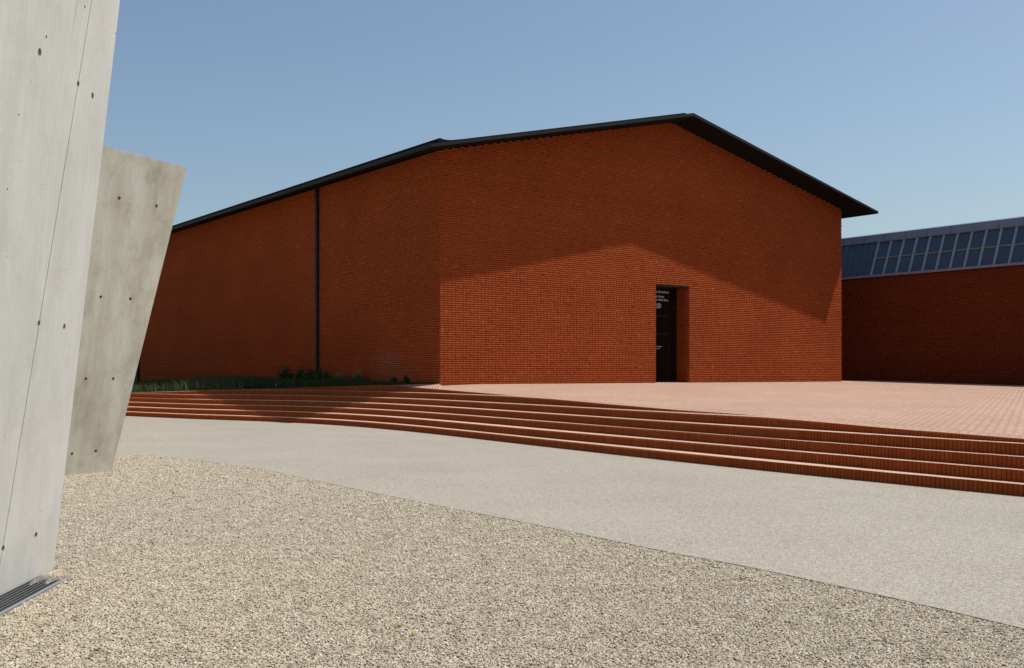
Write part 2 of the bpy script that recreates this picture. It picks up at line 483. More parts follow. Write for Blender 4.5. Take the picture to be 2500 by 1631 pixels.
# riser curves 6 and 7 follow on at the tread spacing of the ones below
depth[6] = depth[5] + (depth[5] - depth[4]) * 1.0
depth[7] = depth[6] + (depth[6] - depth[5]) * 1.0
for k in (5, 6, 7):     # keep the curves apart and smooth
    gap = np.maximum(depth[k] - depth[k - 1], 0.30)
    ker = np.ones(31) / 31
    gp = np.convolve(np.pad(gap, 15, mode='edge'), ker, mode='valid')
    depth[k] = depth[k - 1] + gp
TZ = {k: EYE + z for k, z in ((0, -1.55), (1, -1.40), (2, -1.25), (3, -1.10), (4, -0.945), (5, -0.79), (6, -0.62), (7, -0.30))}
Xr = (pxs - CX) / F
# where the sloping plaza / bed edge sits: on riser 7 in the middle, riser 6 to either side, riser 5 on the far right
def dk(k, px): return np.interp(px, pxs, depth[k])
E7x = [600, 700, 800, 914, 953, 1019, 1075, 1150, 1250]
E7z = [TZ[6]] + [zpix(np.interp(p, ex, ey), dk(7, p)) for p in E7x[1:-1]] + [TZ[6]]
E6x = [200, 320, 515, 600, 1250, 1335, 1474, 1650, 1861]
E6z = [TZ[5] - 0.02, TZ[5] + 0.012] + [zpix(952.9, dk(6, 515)), TZ[6], TZ[6]] + [zpix(np.interp(p, ex, ey), dk(6, p)) for p in (1335, 1474, 1650)] + [TZ[5]]
E5x = [1861, 2174, 2720]
E5z = [TZ[5], zpix(1045.9, dk(5, 2174)), zpix(1045.9, dk(5, 2174)) - 0.07]
edge_d = np.where(pxs > 1861, depth[5], np.where((pxs > 1250) | (pxs < 600), depth[6], depth[7]))
edge_z = np.where(pxs > 1861, np.interp(pxs, E5x, E5z), np.where((pxs > 1250) | (pxs < 600), np.interp(pxs, E6x, E6z), np.interp(pxs, E7x, E7z)))
def back_depth(px):                  # what stands behind: side wall of the hall, its gable, or the factory wall
    a = (px - CX) / F
    if px < 1075:
        s = (a * C0.y - C0.x) / (V_.x - a * V_.y)
        return C0.y + V_.y * s
    s = (a * C0.y - C0.x) / (U.x - a * U.y)
    if s < 22:
        return C0.y + U.y * s
    B = C0 + U * 26
    s = (a * B.y - B.x) / (V_.x - a * V_.y)
    return B.y + V_.y * s
back_d = np.array([back_depth(p) for p in pxs])
def gable_depth(px):                 # the gable line carried on to the right; the plaza rises towards it
    a = (px - CX) / F
    return C0.y + U.y * (a * C0.y - C0.x) / (U.x - a * U.y)
back_ref = np.where(pxs >= 1075, np.array([gable_depth(p) for p in pxs]), back_d)
back_z = np.where(pxs < 1075, np.interp(pxs, [200, 340, 515, 800, 1075], [EYE - 0.85, EYE - 0.72, EYE - 0.52, EYE - 0.40, EYE - 0.37]), EYE - 0.37)
def surf(i, d):                      # plaza / bed height on column i at depth d
    t = (d - edge_d[i]) / max(back_ref[i] - edge_d[i], 0.2)
    return edge_z[i] + (back_z[i] - edge_z[i]) * max(t, 0.0)

steps = empty('brick_steps', (0, 20, 0))
tag(steps, 'flight of long curved brick steps between the pale street and the plaza', 'steps', kind='structure')

def tz(k, i):
    if k == 5 and pxs[i] > 1861: return 9.0
    if k >= 6 and (pxs[i] > 1250 or pxs[i] < 600): return 9.0
    return TZ[k]

def curve_pts(k):
    """plan polyline of riser k with the height its top has there"""
    P = np.stack([Xr * depth[k], depth[k]], 1)
    top = np.array([min(tz(k, i), surf(i, depth[k][i])) for i in range(NP)])
    bot = np.array([min(tz(k - 1, i), surf(i, depth[k][i])) for i in range(NP)])
    return P, top, bot

RIS = {k: curve_pts(k) for k in range(1, 8)}
soldier_specs = []
for k in range(1, 8):
    P, top, bot = RIS[k]
    # tread of this step: from its nose to the next riser (the top one belongs to the plaza)
    if k < 7:
        Pn = RIS[k + 1][0]
        hb = np.array([min(tz(k, i), surf(i, depth[k + 1][i])) for i in range(NP)])
        Vv, Ff = [], []
        for i in range(NP):
            lw = 0.006 if k < 5 else 0.001
            Vv.append((*P[i], top[i] - lw)); Vv.append((*Pn[i] + (0.04 if k > 5 else 0.0) * np.array([Xr[i], 1.0]), hb[i] - lw)); Vv.append((*P[i], bot[i] - 0.05))
        Vv = [(v[0], v[1] - 20, v[2]) for v in Vv]
        for i in range(NP - 1):
            Ff.append((3 * i, 3 * i + 3, 3 * i + 4, 3 * i + 1))
            Ff.append((3 * i + 2, 3 * i + 5, 3 * i + 3, 3 * i))
        tr = mesh_obj('tread', Vv, Ff, M['tread'] if k < 5 else M['paving'], steps)
        tr.data.materials.append(M['mortar'])
        tr.data.polygons.foreach_set('material_index', np.tile(np.array([0, 1], np.int32), NP - 1))
    # soldier bricks along the riser
    seg = np.linalg.norm(np.diff(P, axis=0), axis=1)
    s = np.concatenate([[0], np.cumsum(seg)])
    pos = np.arange(0.03, s[-1], 0.0655)
    bx = np.interp(pos, s, P[:, 0]); by = np.interp(pos, s, P[:, 1])
    tx = np.gradient(bx); ty = np.gradient(by); tl = np.hypot(tx, ty); tx /= tl; ty /= tl
    bt = np.interp(pos, s, top); bb = np.interp(pos, s, bot)
    ok = (bt - bb) > 0.008
    for j in np.nonzero(ok)[0]:
        soldier_specs.append((bx[j], by[j], math.atan2(ty[j], tx[j]), bb[j], bt[j], k))
S = np.array(soldier_specs)
# the 300 that show largest
px_size = F / S[:, 1]
colx = CX + S[:, 0] / S[:, 1] * F
score = np.where((colx > 0) & (colx < 2500) & (S[:, 4] - S[:, 3] > 0.08), px_size, 0)
big = np.argsort(-score)[:300]
mask = np.zeros(len(S), bool); mask[big] = True

bm = bmesh.new(); add_box(bm, -0.0298, 0.0298, -0.012, 0.10, 0.0, 1.0)
# slim chamfer round the front face so that every brick reads on its own
me_b = bpy.data.meshes.new('brick'); bm.to_mesh(me_b); bm.free()
sol_meshes = []
for t in range(5):
    bm = bmesh.new()
    w = 0.0292 + 0.0006 * (t % 3)
    pro = [(-w, 0.10), (-w, -0.008), (-w + 0.005, -0.013), (w - 0.005, -0.013), (w, -0.008), (w, 0.10)]
    lo = [bm.verts.new((x, y, 0)) for x, y in pro]; hi = [bm.verts.new((x, y, 1)) for x, y in pro]
    for q in range(6):
        bm.faces.new((lo[q], lo[(q + 1) % 6], hi[(q + 1) % 6], hi[q]))
    bm.faces.new(hi); bm.faces.new(lo[::-1])
    bmesh.ops.recalc_face_normals(bm, faces=bm.faces[:])
    me = bpy.data.meshes.new('brick'); bm.to_mesh(me); bm.free()
    at = me.attributes.new('tone', 'FLOAT', 'POINT')
    at.data.foreach_set('value', np.full(len(me.vertices), 0.32 + 0.09 * t, np.float32))
    me.materials.append(M['step_brick']); me.materials.append(M['tread'])
    me.polygons[6].material_index = 1
    sol_meshes.append(me)
bpy.data.meshes.remove(me_b)
for (x, y, a, z0, z1, k) in S[mask]:
    o = bpy.data.objects.new('brick', random.choice(sol_meshes))
    # the outward (street) side is to the left of the travel direction turned back
    o.location = (x, y - 20, z0 - 0.002)
    o.rotation_euler = (0, 0, a)
    o.scale = (1, 1, z1 - z0 + 0.004 + random.uniform(-0.0015, 0.0015))
    link(o, steps)
R = S[~mask]
def soldier_mesh(R, name):
    n = len(R)
    w, d0, d1 = 0.0298, -0.012, 0.10
    loc = np.array([(-w, d1, 0), (-w, d0, 0), (w, d0, 0), (w, d1, 0), (-w, d1, 1), (-w, d0, 1), (w, d0, 1), (w, d1, 1)])
    ca, sa = np.cos(R[:, 2]), np.sin(R[:, 2])
    jit = rng.normal(0, 0.0012, n)
    lx = loc[None, :, 0] * np.ones((n, 1)); ly = loc[None, :, 1] + jit[:, None]
    X = R[:, 0, None] + lx * ca[:, None] - ly * sa[:, None]
    Y = R[:, 1, None] + lx * sa[:, None] + ly * ca[:, None] - 20
    Z = R[:, 3, None] - 0.002 + loc[None, :, 2] * (R[:, 4] - R[:, 3] + 0.004)[:, None]
    o = repeat_mesh(name, np.stack([X, Y, Z], -1), [(0, 1, 5, 4), (1, 2, 6, 5), (2, 3, 7, 6), (4, 5, 6, 7)], M['step_brick'], steps,
                    {'tone': np.clip(rng.normal(0.5, 0.13, n), 0, 1)})
    o.data.materials.append(M['tread'])
    mi = np.tile(np.array([0, 0, 0, 1], np.int32), n)
    o.data.polygons.foreach_set('material_index', mi)
    tag(o, 'clay bricks standing on end along the far step risers', kind='stuff')
soldier_mesh(R, 'riser_bricks')

# plaza surface from the top edge to the walls, bed surface on the left
def sheet(name, cols, rows, mat, lift=0.0, kind='structure', start=None, to_back=None, soft=False):
    Vv, Ff = [], []
    D = np.array([[start[i] + (to_back[i] - start[i]) * r / rows for r in range(rows + 1)] for i in cols])
    Z = np.array([[surf(i, d) for d in D[a]] for a, i in enumerate(cols)])
    if soft:                         # even out the sheet away from its edge
        for r in range(1, rows + 1):
            w = min(2 * r + 1, 12)
            Z[:, r] = np.convolve(np.pad(Z[:, r], w, mode='edge'), np.ones(2 * w + 1) / (2 * w + 1), mode='valid')
    for a, i in enumerate(cols):
        for r in range(rows + 1):
            Vv.append((Xr[i] * D[a, r], D[a, r], Z[a, r] + lift))
    n = rows + 1
    for a in range(len(cols) - 1):
        for r in range(rows):
            Ff.append((a * n + r, (a + 1) * n + r, (a + 1) * n + r + 1, a * n + r + 1))
    o = mesh_obj(name, Vv, Ff, mat)
    tag(o, kind=kind)
    return o
c_plaza = [i for i in range(NP) if pxs[i] >= 904]
c_bed = [i for i in range(NP) if pxs[i] <= 1072]
pl_back = back_d.copy()
for i in range(NP):
    if 904 <= pxs[i] < 1075:         # little strip of plaza left of the building corner
        f = (pxs[i] - 904) / 171.0
        pl_back[i] = depth[7][i] + (C0.y - np.interp(1075, pxs, depth[7])) * f ** 0.8 * 0.999 + 0.02
        pl_back[i] = min(pl_back[i], back_d[i])
plaza = sheet('plaza', c_plaza, 24, M['paving'], 0.0, start=depth[7] + 0.03, to_back=np.where(pxs >= 1075, back_ref + 1.5, pl_back), soft=True)
bed_start = np.where(pxs < 600, depth[6], depth[7]) + 0.09
for i in range(NP):
    if pxs[i] >= 904: bed_start[i] = max(pl_back[i] + 0.01, bed_start[i])
bed = sheet('planting_bed', c_bed, 8, M['soil'], -0.012, start=bed_start, to_back=np.maximum(back_d + 0.3, bed_start + 0.02))

# ------------------------------------------------------------------ the brick hall
hall = empty('brick_hall', C0, RZ)
tag(hall, 'long gabled hall of rough red brick with black overhanging roof and tall dark doorway', 'building')
W, LEN, CH, NC = 22.0, 40.0, 0.075, 104
EAVE = NC * CH
DX0, DX1, DH, DR = 10.13, 12.0, 51 * CH, 0.61     # doorway
WIDB = 0.155
JR = 0.030                                        # joint depth

# structural core (recessed joints show it)
bm = bmesh.new()
def quad(bm, pts):
    bm.faces.new([bm.verts.new(p) for p in pts])
top = 10.10
quad(bm, [(0, LEN, -1), (0, 0, -1), (0, 0, EAVE - .02), (0, LEN, EAVE - .02)])
quad(bm, [(W, 0, -1), (W, LEN, -1), (W, LEN, EAVE - .02), (W, 0, EAVE - .02)])
quad(bm, [(W, LEN, -1), (0, LEN, -1), (0, LEN, EAVE), (W / 2, LEN, top), (W, LEN, EAVE)])
quad(bm, [(0, 0, -1), (DX0, 0, -1), (DX0, 0, DH), (DX0, 0, EAVE + DX0 * .2 - .1), (0, 0, EAVE - .1)])
quad(bm, [(DX1, 0, -1), (W, 0, -1), (W, 0, EAVE - .1), (DX1, 0, EAVE + (W - DX1) * .2 - .1), (DX1, 0, DH)])
quad(bm, [(DX0, 0, DH), (DX1, 0, DH), (DX1, 0, EAVE + (W - DX1) * .2 - .1), (W / 2, 0, top - 0.2), (DX0, 0, EAVE + DX0 * .2 - .1)])
for x in (DX0, DX1):
    quad(bm, [(x, 0, -.2), (x, 0.7, -.2), (x, 0.7, DH), (x, 0, DH)])
core = bm_obj('wall', bm, M['mortar'], hall)

# one rough brick: a prism with three vertical ribs on its face
RIB = np.array([(0.0, 0.25), (0.167, 1.0), (0.333, 0.15), (0.5, 1.0), (0.667, 0.15), (0.833, 1.0), (1.0, 0.25)])
def brick_wall(name, rows_spec, origin, ax, nrm, mat, parent, ribs=True, rib_amp=0.023, hgt=CH, width=WIDB, joint=0.010, stain=None):
    """rows_spec: list of (z, a0, a1) courses along ax; nrm points outwards"""
    ax = np.array(ax, float); nrm = np.array(nrm, float); origin = np.array(origin, float)
    A0, A1, Z = [], [], []
    for r, (z, a0, a1) in enumerate(rows_spec):
        off = (r % 2) * 0.5 * width + rng.uniform(-0.02, 0.02)
        e = np.arange(a0 - off, a1, width)
        e = np.append(e, a1)
        e = np.clip(e, a0, a1)
        l, rr = e[:-1], e[1:]
        k = (rr - l) > 0.02
        A0.append(l[k]); A1.append(rr[k]); Z.append(np.full(k.sum(), z))
    A0 = np.concatenate(A0); A1 = np.concatenate(A1); Z = np.concatenate(Z)
    n = len(A0)
    g = 0.0015
    A0 = A0 + g * rng.uniform(0.5, 1.2, n); A1 = A1 - g * rng.uniform(0.5, 1.2, n)
    z0 = Z + joint * rng.uniform(0.8, 1.2, n); z1 = Z + hgt - 0.003
    base = JR + rng.normal(0, 0.0022, n)
    if ribs:
        prof = RIB
        m = len(prof)
        t = prof[None, :, 0] + np.concatenate([np.zeros((n, 1)), rng.normal(0, 0.02, (n, m - 2)), np.zeros((n, 1))], 1)
        dpt = base[:, None] + rib_amp * (prof[None, :, 1] * rng.uniform(0.8, 1.15, (n, m)) - 0.3)
    else:
        m = 2
        t = np.array([[0.0, 1.0]]) * np.ones((n, 1))
        dpt = base[:, None] + rng.normal(0, 0.002, (n, m))
    al = A0[:, None] + (A1 - A0)[:, None] * t
    def P(al, dp, zz):
        return origin + al[..., None] * ax + dp[..., None] * nrm + zz[..., None] * np.array([0, 0, 1.0])
    tilt = rng.normal(0, 0.0018, n)
    lowv = P(al, dpt + tilt[:, None], z0[:, None] * np.ones_like(al))
    topv = P(al, dpt - tilt[:, None], z1[:, None] * np.ones_like(al))
    be = np.stack([A0, A1], 1)
    bk = np.full_like(be, -0.01)
    lowb = P(be, bk, z0[:, None] * np.ones_like(be)); topb = P(be, bk, z1[:, None] * np.ones_like(be))
    Vv = np.concatenate([lowv, topv, lowb, topb], 1)
    fl = []
    for q in range(m - 1):
        fl.append((q, q + 1, m + q + 1, m + q))
    lb, tb = 2 * m, 2 * m + 2
    fl.append((lb, 0, m, tb)); fl.append((m - 1, lb + 1, tb + 1, 2 * m - 1))
    fl.append(tuple(range(m, 2 * m)) + (tb + 1, tb))
    fl.append((lb, lb + 1) + tuple(range(m - 1, -1, -1)))
    flip = np.dot(np.cross(ax, [0, 0, 1.0]), nrm) < 0
    if flip: fl = [f[::-1] for f in fl]
    tone = np.clip(rng.normal(0.48, 0.08, n), 0, 1)
    red = rng.random(n) < 0.02
    tone[red] = rng.uniform(0.72, 0.92, red.sum())
    # whole courses differ a little from batch to batch
    zc = np.round(Z / hgt).astype(int)
    tone = np.clip(tone + rng.normal(0, 0.05, 400)[zc % 400], 0, 1)
    attrs = {'tone': tone}
    attrs['stain'] = stain((A0 + A1) / 2, Z) * rng.uniform(0.4, 1.2, n) if stain is not None else np.zeros(n)
    o = repeat_mesh(name, Vv, fl, mat, parent, attrs)
    return tag(o, kind='stuff')

def clip_open(rows):
    out = []
    for z, a0, a1 in rows:
        if z < DH - 0.01 and a0 < DX0 < a1:
            out.append((z, a0, DX0)); out.append((z, DX1, a1))
        else:
            out.append((z, a0, a1))
    return out
rows = [(r * CH, -0.035, W + 0.035) for r in range(-2, NC)]
STEP = W / 2 / 32.4
for j in range(32):
    x = (j + 0.35) * STEP
    rows.append(((NC + j) * CH, x, W - x))
brick_wall('gable_bricks', clip_open(rows), (0, 0, 0), (1, 0, 0), (0, -1, 0), M['brick'], hall)
def efflorescence(a, z):
    return np.clip(0.26 * np.exp(-((a - 3.3) / 0.95) ** 2 - ((z - 0.78) / 0.33) ** 2) + 0.12 * np.exp(-((a - 2.4) / 1.6) ** 2 - ((z - 0.2) / 0.35) ** 2), 0, 1)
rows = [(r * CH, -0.03, LEN) for r in range(-10, NC)]
brick_wall('side_bricks', rows, (0, 0, 0), (0, 1, 0), (-1, 0, 0), M['brick'], hall, stain=efflorescence)
rows = [(r * CH, 0.0, 2.4) for r in range(-2, NC)]
brick_wall('return_bricks', rows, (W, 0, 0), (0, 1, 0), (1, 0, 0), M['brick'], hall)
rows = [(r * CH, 0.0, DR) for r in range(-1, 51)]
brick_wall('reveal_bricks', rows, (DX1, 0, 0), (0, 1, 0), (-1, 0, 0), M['brick'], hall, ribs=True, rib_amp=0.008)
brick_wall('reveal_bricks', rows, (DX0, 0, 0), (0, 1, 0), (1, 0, 0), M['brick'], hall, ribs=True, rib_amp=0.008)

# doorway
lint = box('lintel', DX0 - 0.01, DX1 + 0.01, -0.028, DR + 0.1, DH - 0.055, DH + 0.004, M['fascia'], hall, 0.004)
door = box('door', DX0 + 0.001, DX1 - 0.001, DR, DR + 0.05, -0.05, DH - 0.056, M['door_frame'], hall)
gx = DX1 - 0.50
box('glass', DX0 + 0.06, gx, DR - 0.012, DR - 0.001, 0.02, 2.62, M['door_glass'], door)
box('glass', DX0 + 0.06, gx, DR - 0.012, DR - 0.001, 2.70, DH - 0.12, M['door_glass'], door)
box('glass', gx + 0.05, DX1 - 0.06, DR - 0.012, DR - 0.001, 0.02, DH - 0.12, M['door_glass'], door)
box('handle', gx - 0.10, gx - 0.07, DR - 0.07, DR - 0.013, 0.75, 1.75, M['door_frame'], door, 0.006)
box('crossbar', DX0 + 0.06, gx, DR - 0.022, DR - 0.013, 1.90, 1.98, M['door_frame'], door)
box('bell_plate', DX1 - 0.0265, DX1 - 0.012, 0.12, 0.34, 2.62, 2.70, M['fitting_pit_shade'], hall, 0.004)
def lettering(text, x, z, size, parent):
    cu = bpy.data.curves.new('lettering', 'FONT')
    cu.body = text; cu.size = size; cu.extrude = 0.001
    tmp = bpy.data.objects.new('lettering', cu)
    COL.objects.link(tmp)
    dg = bpy.context.evaluated_depsgraph_get()
    me = bpy.data.meshes.new_from_object(tmp.evaluated_get(dg))
    bpy.data.objects.remove(tmp)
    me.name = 'lettering'
    me.materials.clear(); me.materials.append(M['letter'])
    o = bpy.data.objects.new('lettering', me)
    link(o, parent)
    o.location = (x, DR - 0.018, z); o.rotation_euler = (math.radians(90), 0, 0)
    return o
# the left part of each line is hidden behind the reveal; its right end is what the photograph shows
def text_right(text, xr, z, size):
    o = lettering(text, 0, z, size, door)
    wid = max(v.co.x for v in o.data.vertices)
    o.location.x = xr - wid
text_right('Vitra Schaudepot', DX0 + 1.375, 3.575, 0.122)
text_right('Verner Panton', DX0 + 1.108, 3.39, 0.118)
xr = DX0 + 1.35
for word in ('Raum', 'Farbe,', 'Form,'):
    text_right(word, xr, 3.26, 0.118)
    xr -= max(v.co.x for v in door.children[-1].data.vertices) + 0.034
text_right('5.2026 -', DX0 + 1.01, 3.07, 0.118)
text_right('5.2027', DX0 + 0.937, 2.96, 0.118)
text_right('Schaudepot', DX0 + 0.97, 1.415, 0.062)
box('lettering', DX0 + 0.64, DX0 + 0.87, DR - 0.019, DR - 0.0125, 1.345, 1.352, M['letter'], door)

# roof: thin oversailing deck, raised inner roof, eaves gutter lip
SL = 0.2215
RT = 10.35
OV, OE = 1.15, 1.10
def deck_z(x): return RT - SL * abs(x - W / 2)
def extrude_y(name, prof, y0, y1, mat, parent, closed=True):
    bm = bmesh.new()
    a = [bm.verts.new((x, y0, z)) for x, z in prof]; b = [bm.verts.new((x, y1, z)) for x, z in prof]
    n = len(prof)
    for i in range(n if closed else n - 1):
        j = (i + 1) % n
        bm.faces.new((a[i], a[j], b[j], b[i]))
    if closed:
        bm.faces.new(a[::-1]); bm.faces.new(b)
    return bm_obj(name, bm, mat, parent)
xs = [-OE, W / 2, W + OE]
prof = [(x, deck_z(x) - 0.012) for x in xs] + [(W + OE, deck_z(W + OE) - 0.075), (W / 2, RT - 0.135), (-OE, deck_z(-OE) - 0.075)]
roof = extrude_y('roof', prof, -OV + 0.015, LEN + OV, M['soffit'], hall)
# verge boards on the gable edge
for s in (-1, 1):
    bm = bmesh.new()
    pr = [(-OV - 0.012, 0.03), (-OV - 0.012, -0.085), (-OV + 0.014, -0.085), (-OV + 0.014, -0.012), (-OV + 0.10, 0.0), (-OV + 0.06, 0.03)]
    xa, xb = W / 2, (W + OE + 0.012 if s > 0 else -OE - 0.012)
    va = [bm.verts.new((xa, y, deck_z(xa) + z - 0.01)) for y, z in pr]
    k = 0.8 if s > 0 else 1.0
    vb = [bm.verts.new((xb, y, deck_z(xb) + z * (k if z < 0 else 0.5) - 0.01)) for y, z in pr]
    for i in range(len(pr)):
        j = (i + 1) % len(pr)
        bm.faces.new((va[i], va[j], vb[j], vb[i]))
    bm.faces.new(va); bm.faces.new(vb[::-1])
    bm_obj('verge_board', bm, M['fascia'], roof)
# second slim strip under each verge (drip edge)
for s in (-1, 1):
    bm = bmesh.new()
    xa, xb = W / 2, (W + OE - 0.02 if s > 0 else -OE + 0.02)
    sec = [(-OV + 0.016, -0.13), (-OV + 0.05, -0.13), (-OV + 0.05, -0.07), (-OV + 0.016, -0.07)]
    va = [bm.verts.new((xa, y, deck_z(xa) + z)) for y, z in sec]; vb = [bm.verts.new((xb, y, deck_z(xb) + z * 0.7)) for y, z in sec]
    for i in range(4):
        j = (i + 1) % 4
        bm.faces.new((va[i], va[j], vb[j], vb[i]))
    bm.faces.new(va); bm.faces.new(vb[::-1])
    bm_obj('drip_edge', bm, M['soffit'], roof)
# eaves gutter lip
for s in (-1, 1):
    x0 = -OE if s < 0 else W + OE
    ze = deck_z(x0)
    o_ = lambda v: x0 + s * v
    prof = [(o_(0.0), ze - 0.10), (o_(0.022), ze - 0.105), (o_(0.03), ze - 0.02), (o_(0.04), ze - 0.005), (o_(0.015), ze + 0.012), (o_(-0.02), ze - 0.012)]
    if s > 0: prof = prof[::-1]
    extrude_y('gutter_lip', prof, -OV - 0.02, LEN + OV, M['fascia'], roof)
    prof = [(o_(-0.10), ze - 0.072), (o_(-0.03), ze - 0.12), (o_(0.0), ze - 0.105), (o_(-0.02), ze - 0.07)]
    if s > 0: prof = prof[::-1]
    extrude_y('gutter_rail', prof, -OV + 0.02, LEN + OV, M['roof'], roof)
# raised inner roof with an upstand along the eaves
ups = [(-0.56, 0.0), (-0.56, 0.205), (-0.50, 0.21), (-0.40, 0.165), (-0.25, 0.125), (-0.05, 0.10), (0.3, 0.092), (W / 2, 0.115)]
prof = [(x, deck_z(x) + dz) for x, dz in ups] + [(W - x, deck_z(x) + dz) for x, dz in ups[-2::-1]] + [(W / 2, RT - 0.01)]
extrude_y('roof_covering', prof, -0.72, LEN + 0.7, M['roof'], roof)
# lightning rod near the right eave
rod = mesh_obj('lightning_rod', [(21.95, -1.0, deck_z(21.95) - 0.02), (21.975, -1.0, deck_z(21.95) - 0.02), (21.96, -0.98, deck_z(21.95) - 0.02), (22.03, -1.0, deck_z(21.95) + 0.27)],
               [(0, 1, 3), (1, 2, 3), (2, 0, 3)], M['galv'], roof)

# downpipes with brackets and a bent head into the gutter
for sv in (8.55, 30.4):
    bm = bmesh.new()
    x = -0.125; r = 0.075
    path = [Vector((x, sv, deck_z(x) - 0.10)), Vector((x, sv, -0.8))]
    prev = None
    for i, p in enumerate(path):
        ring = []
        for q in range(14):
            a = 2 * math.pi * q / 14
            off = Vector((r * math.sin(a), r * math.cos(a), 0))
            ring.append(bm.verts.new(p + off))
        if prev:
            for q in range(14):
                bm.faces.new((prev[q], prev[(q + 1) % 14], ring[(q + 1) % 14], ring[q]))
        prev = ring
    dp = bm_obj('downpipe', bm, M['pipe'], hall, smooth=True)
    for z in (0.9, 2.9, 4.9, 6.8):
        bm = bmesh.new()
        bmesh.ops.create_cone(bm, cap_ends=True, segments=14, radius1=0.086, radius2=0.086, depth=0.05, matrix=Matrix.Translation((x, sv, z)))
        add_box(bm, x + 0.05, 0.0, sv - 0.015, sv + 0.015, z - 0.015, z + 0.015)
        bm_obj('bracket', bm, M['pipe'], dp)

# ------------------------------------------------------------------ factory with the blue skylight roof
FB = C0 + U * 26.0
fac = empty('factory_building', FB, RZ)      # local x = away from the plaza, local y = along the wall (back), -y nearer
tag(fac, 'shaded brick factory wall with slanted blue sheet metal and glazing on top', 'building')
FT = 5.02
y_a, y_b = -38.0, 8.0
bm = bmesh.new(); add_box(bm, 0.0, 14.0, y_a, y_b, -0.6, FT - 0.01)
bm_obj('wall', bm, M['mortar'], fac)
rows = [(r * CH, -14.0, 6.0) for r in range(-6, int(FT / CH))]
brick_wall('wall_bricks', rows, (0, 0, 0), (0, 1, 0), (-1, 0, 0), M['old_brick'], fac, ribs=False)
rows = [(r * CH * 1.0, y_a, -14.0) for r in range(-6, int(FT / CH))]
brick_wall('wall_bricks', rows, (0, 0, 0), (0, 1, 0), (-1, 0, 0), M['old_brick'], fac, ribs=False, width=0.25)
box('flashing', -0.09, 0.25, y_a, y_b, FT - 0.012, FT + 0.10, M['lilac'], fac, 0.01)
# slanted sheet: foot (0.08, FT+.1) to head (0.85, FT+1.78)
SX0, SZ0, SX1, SZ1 = 0.08, FT + 0.09, 0.80, FT + 1.80
def slant(y, t, out=0.0):
    n = Vector((-(SZ1 - SZ0), 0, SX1 - SX0)).normalized()
    return Vector((SX0 + (SX1 - SX0) * t, y, SZ0 + (SZ1 - SZ0) * t)) + n * out
def slant_bar(name, y0, y1, t0, t1, o0, o1, mat, parent):
    bm = bmesh.new()
    vs = [bm.verts.new(slant(y, t, o)) for o in (o0, o1) for (y, t) in ((y0, t0), (y1, t0), (y1, t1), (y0, t1))]
    for f in ((0, 3, 2, 1), (4, 5, 6, 7), (0, 1, 5, 4), (1, 2, 6, 5), (2, 3, 7, 6), (3, 0, 4, 7)):
        bm.faces.new([vs[i] for i in f])
    return bm_obj(name, bm, mat, parent)
clad_y = 1.12                     # glazing starts here, towards the street
def corrugated(name, y0, y1):
    bm = bmesh.new()
    prof, y = [], y0
    while y < y1:
        prof += [(y, 0.0), (y + 0.20, 0.0), (y + 0.225, 0.045), (y + 0.335, 0.045), (y + 0.36, 0.0)]
        y += 0.36
    prof = prof[::-1]
    a = [bm.verts.new(slant(yy, 0.0, o)) for yy, o in prof]; b = [bm.verts.new(slant(yy, 1.0, o)) for yy, o in prof]
    for i in range(len(prof) - 1):
        if (prof[i][0] - prof[i + 1][0]) < 1e-6: continue
        bm.faces.new((a[i], a[i + 1], b[i + 1], b[i]))
    return bm_obj(name, bm, M['blue'], fac)
corrugated('cladding_sheet', clad_y, y_b)
# glazed field: mullions every 0.69 m, one transom, pane pairs
MP = 0.66
n_bay = 16
glz = slant_bar('skylight', clad_y - n_bay * MP, clad_y, 0.0, 1.0, -0.06, -0.03, M['blue'], fac)
for i in range(n_bay + 1):
    y = clad_y - i * MP
    slant_bar('mullion', y - 0.045, y + 0.045, 0.0, 1.0, -0.03, 0.05, M['blue_frame'], glz)
    if i < n_bay:
        for (t0, t1) in ((0.0, 0.475), (0.51, 0.97)):
            slant_bar('pane', y - MP + 0.047, y - 0.047, t0, t1, -0.03, -0.015, M['pane'], glz)
        slant_bar('transom', y - MP + 0.046, y - 0.046, 0.478, 0.507, -0.03, 0.03, M['edge_steel'], glz)
        slant_bar('head_rail', y - MP + 0.046, y - 0.046, 0.972, 0.998, -0.03, 0.03, M['edge_steel'], glz)
corrugated('cladding_sheet', y_a, clad_y - n_bay * MP - 0.05)
# ridge cap and the far slope of the shed
bm = bmesh.new()
cap = [(SX1 - 0.10, SZ1 - 0.03), (SX1 - 0.10, SZ1 + 0.33), (SX1 + 0.25, SZ1 + 0.42), (SX1 + 0.6, SZ1 + 0.30), (SX1 + 0.6, SZ1 - 0.03)]
extrude_y('ridge_cap', cap, y_a, y_b, M['blue_cap'], fac)
extrude_y('roof', [(SX1 + 0.55, SZ1 + 0.2), (14.0, FT + 0.1), (14.0, FT - 0.05), (SX1 + 0.55, FT - 0.05)], y_a, y_b, M['blue'], fac)
for i in range(40):
    y = y_b - 0.6 - i * 1.1
    box('cap_seam', SX1 - 0.108, SX1 - 0.102, y - 0.01, y + 0.01, SZ1 - 0.02, SZ1 + 0.32, M['blue'], fac)

# ------------------------------------------------------------------ leaning concrete walls
def on_plane(px, py, n, k):
    """point where the sight line through a pixel meets the plane n.p = k"""
    dvec = Vector(((px - CX) / F, 1.0, (HY - py) / F))
    o = Vector((0, 0, EYE))
    t = (k - n.dot(o)) / n.dot(dvec)
    return o + dvec * t

